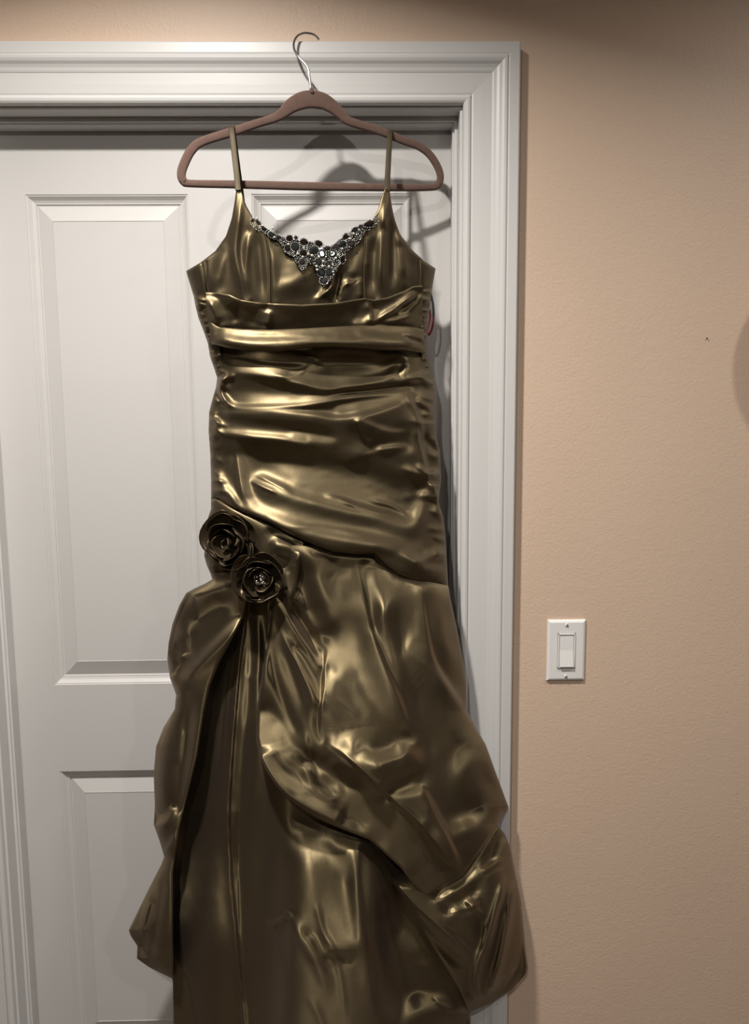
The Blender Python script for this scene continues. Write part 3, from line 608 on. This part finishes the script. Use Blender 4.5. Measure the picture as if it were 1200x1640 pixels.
# ---- bubble overskirt
OE = [(436,955),(425,1050),(412,1130),(410,1180),(416,1215),(430,1240),(445,1262),(462,1280),(487,1298),(513,1313),(548,1328),(592,1345),(642,1390),(664,1420),(680,1436)]
OE2 = [(815,1293),(804,1310),(790,1335),(766,1370),(745,1398),(740,1404),(688,1436)]
S_OV = [hr([(430,830),(480,858),(535,880),(601,880),(640,912),(720,930)], -20, 40, 16, 2, 0, 0), vr([(441,950),(461,982),(485,1020),(505,1048),(520,1064)], 9, 9, 5), vr([(458,955),(490,1005),(513,1045)], -13, 5, 10), vr([(440,985),(455,1025),(480,1065),(503,1112),(515,1160)], 8, 12, 6), vr([(432,1010),(440,1080),(470,1160),(500,1200)], -6, 8, 8),
        vr([(526,1020),(522,1070),(518,1119),(514,1165),(519,1190)], 15, 3.5, 46, 2, .55, .3), hr([(516,1182),(555,1210),(590,1240),(623,1273),(667,1310),(697,1346),(738,1398)], 17, 34, 4, 2, .22, .1),
        vr([(566,893),(580,951),(594,1014),(615,1070),(636,1119),(653,1168),(667,1200)], 13, 28, 6), vr([(500,885),(500,960),(512,1010)], -9, 24, 20), vr([(548,890),(545,960),(540,1040)], 4, 16, 14), hr([(588,1236),(630,1216),(668,1197)], 9, 28, 8), hr([(615,1266),(650,1250),(672,1240)], -9, 8, 10),
        vr([(672,930),(681,1000),(694,1058),(720,1102),(752,1148)], 9, 18, 4), hr([(640,1048),(690,1075),(745,1150),(790,1230),(815,1290)], 13, 10, 42), vr([(666,1245),(678,1266),(705,1320),(742,1400)], 12, 24, 5),  hr([(690,1338),(730,1330),(765,1315)], 6, 30, 22),
        hr([(411,1195),(420,1225),(445,1258),(490,1290),(548,1318)], 15, 26, 5, 2, .1, .05), hr([(468,1188),(510,1225),(550,1250),(592,1264)], -12, 14, 12), hr([(500,1240),(530,1264),(558,1268)], 4, 11, 9), vr([(486,1165),(494,1215),(505,1258)], 8, 18, 6), 
        hr([(600,1352),(620,1370),(660,1412)], 8, 26, 6),  hr([(535,1115),(560,1138),(580,1150)], 1.6, 7, 5), vr([(560,1080),(580,1120),(610,1160)], 1.8, 12, 8), 
        vr([(592,900),(608,960),(622,1030)], 4, 12, 12), vr([(700,950),(712,1020),(735,1080)], 4, 12, 10), ro(OE, 12, 7), ro(OE2, 10, 8), hr([(745,1180),(775,1240),(800,1285)], -5, 12, 12)]
F_OV = (.27, [([(500,888),(560,893),(600,893)],12,.02),([(545,930),(548,980),(550,1030)],17,.75,.35),([(556,1040),(572,1100),(580,1165)],36,1.05,.6),([(602,912),(612,950),(616,985)],17,.72,.5),([(485,900),(500,950),(518,1000)],17,.06,.9),([(442,951),(461,982),(485,1022),(512,1062)],6,.85),([(468,967),(490,1000),(513,1036)],8,.0),([(462,930),(470,955)],5,.75),
  ([(475,1050),(500,1090),(514,1122)],9,1.0,.1),([(450,1000),(470,1060),(492,1122)],8,.15,.8),([(503,1130),(508,1170),(525,1210)],8,.05,-.8),([(530,1080),(526,1140),(530,1185)],10,1.0,.3),([(560,1200),(615,1212),(656,1196)],18,1.25,.6),([(545,1190),(566,1202)],11,.65),([(604,1010),(618,1060),(636,1110),(652,1162)],10,.9,.5),
  ([(624,990),(644,1050),(658,1120),(680,1190)],15,.05,-1.4),([(655,950),(662,1000),(656,1040)],11,.42),([(662,1038),(690,1046)],12,.35,-.6),([(690,950),(712,1010),(735,1080)],18,.1,-.9),([(680,1075),(722,1128),(762,1200),(802,1272)],30,.0,-1.3),([(680,1140),(704,1186),(764,1262)],18,.15,-1.0),([(700,1258),(728,1230),(744,1208)],15,.4,-.55),([(706,1332),(735,1322),(764,1310)],15,.8,.6),
  ([(610,1264),(640,1252),(670,1232)],9,.0),([(625,1278),(650,1270),(672,1264)],9,.85,.5),([(640,1288),(674,1316)],8,.85,.5),([(525,1190),(560,1217),(602,1252)],7,.85),([(692,1300),(717,1352),(737,1392)],8,.05,-.9),([(545,1226),(580,1252),(612,1274)],9,.0),([(480,1180),(500,1216)],8,.1),([(425,1150),(428,1200),(446,1236),(476,1264)],15,.9,.1),([(445,1165),(462,1205)],13,.8,.2),
  ([(494,1225),(506,1256),(532,1276)],7,.9),([(518,1246),(552,1254)],9,.05),([(480,1274),(530,1302),(580,1328)],11,.75,.25),([(560,1290),(600,1312),(632,1342)],13,.28),([(412,1060),(415,1130)],8,.1,1.0),([(470,1132),(482,1162)],9,.28),([(645,1395),(665,1420)],8,.1),([(775,1275),(798,1298)],14,.1,-1.0)])
sheet('overskirt', OL, ORr, [(440,872),(530,876),(601,878),(716,920)], [(680,1436),(688,1436)], 26, S_OV, gown, M['satin2'], 2.0, (1.2, 34, 40), lean=F_OV+(.45, 80), ks=.7, push=lambda x, y: 28*sstep((hemy(x)+8-y)/22))

# ---- trailing hem of the overskirt
TR = tab([(1290,786),(1320,796)] + [(a, b) for a, b in RTB if 1335 <= a <= 1621])
TE = [(576,1339),(601,1365),(631,1416),(660,1456),(678,1493),(711,1544),(733,1581),(750,1621)]
S_TA = [ramp(1292, 1430, -26, 0), vr([(812,1395),(790,1475),(770,1532),(762,1575),(768,1606)], 13, 7, 7, 2, .15, .1), vr([(824,1405),(812,1480),(797,1550),(780,1595)], 12, 7, 7, 2, .15, .1), vr([(806,1430),(797,1510),(779,1575)], -9, 7, 7), hr([(695,1440),(740,1418),(790,1372)], 12, 10, 8), hr([(715,1462),(752,1452),(775,1440)], 9, 12, 5), hr([(742,1440),(760,1455),(775,1475)], 8, 8, 5),
        hr([(600,1370),(660,1442),(720,1497),(768,1546)], 14, 24, 4), hr([(640,1440),(690,1500),(740,1540),(766,1556)], -12, 6, 12), hr([(700,1470),(740,1500),(768,1530)], -8, 10, 8), hr([(730,1590),(760,1598),(800,1592)], 6, 12, 8), hr([(770,1581),(788,1582),(805,1578)], 2.5, 3, 3), ro(TE, 10, 7),
        hr([(768,1400),(790,1385),(806,1372)], 6, 6, 6), vr([(764,1455),(772,1500),(768,1540)], -8, 10, 6), ro([(838,1500),(845,1550),(843,1560),(820,1585),(790,1605),(752,1621)], 4, 6)]
F_TA = (.13, [([(795,1350),(815,1450),(824,1550)],30,.1,-1.1),([(640,1400),(690,1460),(730,1520)],18,.12,.7),([(700,1441),(745,1416),(792,1380)],6,.8),([(720,1463),(756,1456)],8,.85),([(763,1430),(758,1452)],5,.8),([(600,1380),(650,1440),(700,1482)],10,.3,.5),([(690,1502),(742,1537)],12,.0,.8),([(740,1600),(764,1603)],8,.45),([(735,1470),(770,1480)],6,.0),([(780,1400),(800,1390)],5,.6),([(800,1350),(790,1370)],10,.3)])
sheet('skirt_tail', TL, TR, [(556,1292),(786,1292)], [(750,1621),(752,1621)], 8, S_TA, gown, M['satin2'], 2.0, (1.0, 34, 40), lean=F_TA+(.4, 70), ks=.9, push=lambda x, y: 40*sstep((1426-y)/40)*sstep((ORr(np.minimum(y, 1436))-x+4)/22))

# ---- back of the gown
def Ybk(x, y): return Yedge(x, y)+.004
BKT = [(300,445),(345,462),(500,500),(650,462),(696,442)]
sheet('back_panel', lambda y: Lg(y)+2, lambda y: Rg(y)-2, BKT, [(279,1715),(754,1715)], 0, [], gown, M['satin'], 6, (1.5, 60, 90), base=Ybk)

# ---- shoulder straps, looped over the hanger arms
for (tx, ty, bx, by) in ((372, 206, 382.5, 306), (624.5, 213, 619.5, 308)):
    pts = []
    apex = front(bx, by, S_BOD, BOD_OFF)
    arm = hp(tx, ty)
    for k in range(9):
        s = k/8; q = apex.lerp(arm + Vector((0, -.0062, -.002)), s); q.y -= .0012 + (.004 if k < 2 else 0)*(1-s); pts.append(q)
    pts += [arm+Vector((0, -.0040, .0018)), arm+Vector((0, 0, .0034)), arm+Vector((0, .0042, .0018)), arm+Vector((0, .0065, -.004))]
    e = Vector((apex.x, min(apex.y+.055, .03), apex.z-.03))
    for k in range(1, 7): pts.append((arm+Vector((0, .0065, -.004))).lerp(e, k/6))
    V = []; F = []
    for i, q in enumerate(pts):
        wd = .0046
        a = pts[max(i-1, 0)]; b = pts[min(i+1, len(pts)-1)]; t = (b-a).normalized(); sd = Vector((1, 0, 0)); n = sd.cross(t).normalized(); sd = t.cross(n)
        for (p_, q_) in stadium(2*wd, .0016, 3): V.append(q+sd*p_+n*q_)
    mm = len(stadium(1, .1, 3))
    for i in range(len(pts)-1):
        for k in range(mm): F.append((i*mm+k, i*mm+(k+1) % mm, (i+1)*mm+(k+1) % mm, (i+1)*mm+k))
    pyobj('shoulder_strap', V, F, M['strap'], gown, True)

# ---- hanging loop of ribbon at the side seam
def ribbon(name, pts, m, wd=.0034):
    P = catmull(pts, 5); path = [u1(a, b, c_) for a, b, c_ in P]
    V, F = sweep(path, lambda i: [(-wd/2, -.0003), (wd/2, -.0003), (wd/2, .0003), (-wd/2, .0003)], up=Vector((.25, -.97, 0)).normalized())
    return pyobj(name, V, F, m, gown)
ribbon('ribbon_loop', [(688,462,-.01), (691.5,476,-.012), (694.2,492,-.013), (694.8,506,-.014)], M['blackrib'], .004)
ribbon('ribbon_loop', [(694.8,505,-.014), (694,516,-.014), (691.5,528,-.013), (687,536.5,-.012), (685.5,530,-.006), (687,518,-.004), (688.8,508,-.004), (688,496,-.006)], M['redrib'], .0035)

# ---- seams on the bodice and stitched edges on the skirt
def thread(path_px, strokes, off, nm='seam_line', r=.0007, lift=.0004):
    P = catmull(path_px, 4); path = [front(a, b, strokes, off)+Vector((0, -lift, 0)) for a, b in P]
    V, F = sweep(path, lambda i: circ(r, 5)); return pyobj(nm, V, F, M['seam'], gown, True)
thread(SEAML[:], S_BOD, BOD_OFF); thread(SEAMR, S_BOD, BOD_OFF)
thread([(323,422),(331,468)], S_BOD, BOD_OFF); thread([(673,417),(676,456)], S_BOD, BOD_OFF)

# ---- beaded neckline
trim = empty('beaded_trim', front(515, 400, S_BOD, BOD_OFF)); trim.parent = gown; trim.matrix_parent_inverse = gown.matrix_world.inverted()
bpy.context.view_layer.update()
def gem_mesh(name, m):
    V = []; F = []; n = 8
    for (r, z) in ((1.0, 0.0), (1.0, .18), (.62, .55)):
        for k in range(n): V.append((r*math.cos(2*math.pi*(k+.5)/n), r*math.sin(2*math.pi*(k+.5)/n), z))
    for r in range(2):
        for k in range(n): F.append((r*n+k, r*n+(k+1) % n, r*n+n+(k+1) % n, r*n+n+k))
    F.append(tuple(2*n+k for k in range(n)))
    me = bpy.data.meshes.new(name); me.from_pydata(V, [], F); me.update(); me.materials.append(m); return me
GEM = [gem_mesh('crystal', M[k]) for k in ('stone', 'stone2', 'stone3')]
# (px, py, half length px, half width px, turn deg, kind)
STONES = [(414,358,5,3.6,40,0),(423,367,4,3,30,2),(436,377,6,3.4,25,1),(446,381,4,3,20,1),(464,382,5.5,4.6,0,2),(473,396,6.5,6,60,1),(487,388,6,5,10,2),(486,406,5.2,5,0,2),(461,398,4.6,4,80,2),(484,420,4.2,5,0,0),
          (503,402,7.5,6,-30,1),(511,390,6.2,4.2,25,2),(516,407,7,5,70,1),(509,421,6,5.2,0,0),(524,398,4.6,3.6,0,2),(533,407,6,5,-40,1),(527,424,5.4,4.8,20,0),(515,437,6.4,5.4,60,1),(528,437,5.6,5.6,30,1),(519,450,6,5,0,0),
          (539,397,6,4.5,-60,0),(548,393,7,5,-40,1),(554,379,6,4,-35,2),(563,391,5.4,4.6,-20,0),(568,369,6.4,3.6,-35,1),(577,364,4.4,3,-30,0),(591,359,7.2,4.4,-18,2),(549,416,3,6,10,2),(500,419,3.6,3.2,0,0),(474,381,3.4,3,0,0),(405,354,3,3,0,0)]
fwd = Vector((0, -1, 0))
def surf_frame(px, py):
    a = front(px, py, S_BOD, BOD_OFF); b = front(px+6, py, S_BOD, BOD_OFF); c_ = front(px, py+6, S_BOD, BOD_OFF)
    X = (b-a).normalized(); Zd = (c_-a); N = X.cross(Zd).normalized()
    if N.y > 0: N = -N
    N = (N*.35+fwd*.65).normalized(); X = (X-N*X.dot(N)).normalized()
    return a, X, N.cross(X), N
SCL = 1/960.0
for (px, py, a, b, ang, kd) in STONES:
    o, X, Yv, N = surf_frame(px, py)
    ob = bpy.data.objects.new('crystal', GEM[kd]); COL.objects.link(ob)
    t = math.radians(-ang); A = X*math.cos(t)+Yv*math.sin(t); B = N.cross(A)
    o = o + N*.0014
    ob.parent = trim; ob.matrix_parent_inverse = trim.matrix_world.inverted()
    tilt = rg.uniform(-.25, .25); N2 = (N + A*tilt + B*rg.uniform(-.25, .25)).normalized()
    A2 = (A-N2*A.dot(N2)).normalized(); B2 = N2.cross(A2)
    a *= SCL; b *= SCL; hgt = .0036
    ob.matrix_world = Matrix(((A2.x*a, B2.x*b, N2.x*hgt, o.x), (A2.y*a, B2.y*b, N2.y*hgt, o.y), (A2.z*a, B2.z*b, N2.z*hgt, o.z), (0, 0, 0, 1)))
def in_trim(px, py):
    top = np.interp(px, [402,424,442,462,482,502,518,530,543,560,580,598,606], [351,363,375,382,384,387,395,394,384,371,359,348,345])
    bot = np.interp(px, [402,410,424,436,448,456,463,470,476,484,492,497,504,508,514,519,525,532,538,545,550,556,566,572,585,598,606], [362,368,374,383,388,404,410,411,422,437,426,414,418,440,452,460,456,446,436,422,418,402,398,392,372,366,356])
    return top <= py <= bot
def bead_cluster(name, m, pts, rad):
    bm = bmesh.new()
    for (px, py) in pts:
        o, X, Yv, N = surf_frame(px, py); r = rad*rg.uniform(.8, 1.2)
        bmesh.ops.create_icosphere(bm, subdivisions=1, radius=r, matrix=Matrix.Translation(o+N*(r*.8+.0006+rg.uniform(0, .0014))))
    o = bmobj(name, bm, m, trim, True); tag(o, kind='stuff'); return o
seed = []; tries = 0
for (sx, sy, sa, sb, ang, kd) in STONES:                # a ring of seed beads frames every crystal
    n = int((sa+sb)*1.35); t = math.radians(ang)
    for k in range(n):
        p_ = 2*math.pi*k/n; ex, ey = (sa+1.4)*math.cos(p_), (sb+1.4)*math.sin(p_)
        qx, qy = sx+ex*math.cos(t)-ey*math.sin(t), sy+ex*math.sin(t)+ey*math.cos(t)
        if any(((qx-q[0])**2+(qy-q[1])**2) < (min(q[2], q[3])*.9)**2 for q in STONES) or any((qx-q[0])**2+(qy-q[1])**2 < 1.9**2 for q in seed): continue
        seed.append((qx, qy))
while len(seed) < 560 and tries < 30000:
    tries += 1
    px, py = rg.uniform(402, 607), rg.uniform(346, 462)
    if not in_trim(px, py): continue
    if any((px-s[0])**2+(py-s[1])**2 < 2.4**2 for s in seed): continue
    if any(((px-s[0])/(max(s[2], s[3])*1.02))**2+((py-s[1])/(max(s[2], s[3])*.98))**2 < 1 for s in STONES): continue
    seed.append((px, py))
bead_cluster('seed_beads', M['bead'], seed, .00115)
PEARL = [(412,351),(437,366),(440,381),(462,392),(477,407),(487,397),(485,412),(494,408),(511,412),(522,412),(518,419),(507,427),(517,427),(508,433),(527,428),(533,424),(533,436),(542,408),(548,399),(531,405),(566,375),(575,369),(560,383),(596,353),(500,410),(538,414)]
bead_cluster('pearl_beads', M['pearl'], PEARL, .0023)
# dark backing cloth of the trim
V = []; F = []
xs_ = np.linspace(402, 607, 70)
tp = [NECK]
for k, px in enumerate(xs_):
    top = np.interp(px, [402,424,442,462,482,502,518,530,543,560,580,598,607], [351,364,376,383,385.5,388.5,396.5,395.5,385.5,372.5,360.5,349,346])
    bot = np.interp(px, [402,410,424,436,448,456,463,470,476,484,492,497,504,508,514,519,525,532,538,545,550,556,566,572,585,598,607], [362,368,374,383,388,404,410,411,422,437,426,414,418,440,452,460,456,446,436,422,418,402,398,392,372,366,354])
    for j in range(6): V.append(front(px, top+(bot-top)*j/5, S_BOD, BOD_OFF)+Vector((0, -.0009, 0)))
for k in range(69):
    for j in range(5): F.append((k*6+j, k*6+j+1, k*6+7+j, k*6+6+j))
pyobj('trim_backing', V, F, M['stone'], trim, True)

# ---- fabric roses: cupped petals set in rings
def petal(parent, centre, frame, ang, R, H, span, curl, open_=.75):
    X, Z, N = frame; V = []; F = []; nu, nv = 11, 8
    k1, k2, k3 = rg.uniform(0, 6), rg.uniform(0, 6), rg.uniform(.6, 1.4)
    for i in range(nv):
        v = i/(nv-1)
        for j in range(nu):
            s = (j/(nu-1)-.5)*2
            vv = v*(1-.30*abs(s)**3)
            phi = ang+s*span*math.sin(math.pi*(.22+.34*v))
            r = R*((1-open_)+open_*math.sin(min(vv, 1)*math.pi/2)) + curl*max(0, vv-.7)**1.3*2.2 + R*.05*k3*math.sin(4*s+k1)*vv
            h = H*vv**1.4 - curl*max(0, vv-.8)*1.4 + H*.06*math.sin(5*s+k2)*vv
            V.append(centre + (X*math.cos(phi)+Z*math.sin(phi))*r + N*h)
    for i in range(nv-1):
        for j in range(nu-1): F.append((i*nu+j, i*nu+j+1, (i+1)*nu+j+1, (i+1)*nu+j))
    o = pyobj('petal', V, F, M['rose'], parent, True)
    md = o.modifiers.new('s', 'SOLIDIFY'); md.thickness = .0008
    return o
def rose(px, py, off, R, tiltx, tiltz, centre_beads, ph, rings):
    c0 = front(px, py, [], off)
    N = Vector((tiltx, -1, tiltz)).normalized(); X = Vector((1, 0, 0)); X = (X-N*X.dot(N)).normalized(); Z = -N.cross(X)
    if Z.z < 0: Z = -Z
    root = empty('fabric_rose', c0); root.parent = gown; root.matrix_parent_inverse = gown.matrix_world.inverted(); bpy.context.view_layer.update()
    for ring, (n, a, H, span, cl_) in enumerate(rings):
        for k in range(n):
            ang = ph+2*math.pi*(k+.5*(ring % 2))/n+rg.uniform(-.5, .5)
            jc = X*rg.uniform(-.10, .10)*R+Z*rg.uniform(-.10, .10)*R
            petal(root, c0+jc+N*(.0015*ring), (X, Z, N), ang, a*R*rg.uniform(.86, 1.16), H*R*rg.uniform(.75, 1.2), span*rg.uniform(.8, 1.2), cl_*R, .55 if ring > 1 else .7)
    if not centre_beads:                    # one petal of the lighter cloth stands up beside the heart
        o = petal(root, c0+X*R*.12, (X, Z, N), .1, .50*R, .95*R, .42, 0, .3); o.data.materials[0] = M['satin']; o['label'] = 'pale gold petal'
    if centre_beads:
        bm = bmesh.new()
        for k in range(12):
            q = c0+N*(R*.34+rg.uniform(0, .004))+X*rg.uniform(-.17, .17)*R+Z*rg.uniform(-.17, .17)*R
            bmesh.ops.create_icosphere(bm, subdivisions=1, radius=.0019*rg.uniform(.6, 1.2), matrix=Matrix.Translation(q))
        bmobj('centre_beads', bm, M['bead'], root, True)
rg = random.Random(23)
rose(375, 866, 34, .047, -.38, .02, False, .3, ((5, 1.02, .30, 1.0, .10), (5, .84, .48, .95, .05), (4, .66, .60, 1.0, .02), (3, .44, .60, 1.15, 0), (2, .24, .50, 1.3, 0)))
rose(418, 924, 40, .041, .06, -.05, True, .9, ((5, 1.0, .30, 1.0, .10), (5, .80, .52, .95, .04), (4, .58, .58, 1.0, .0), (3, .36, .40, 1.1, 0)))
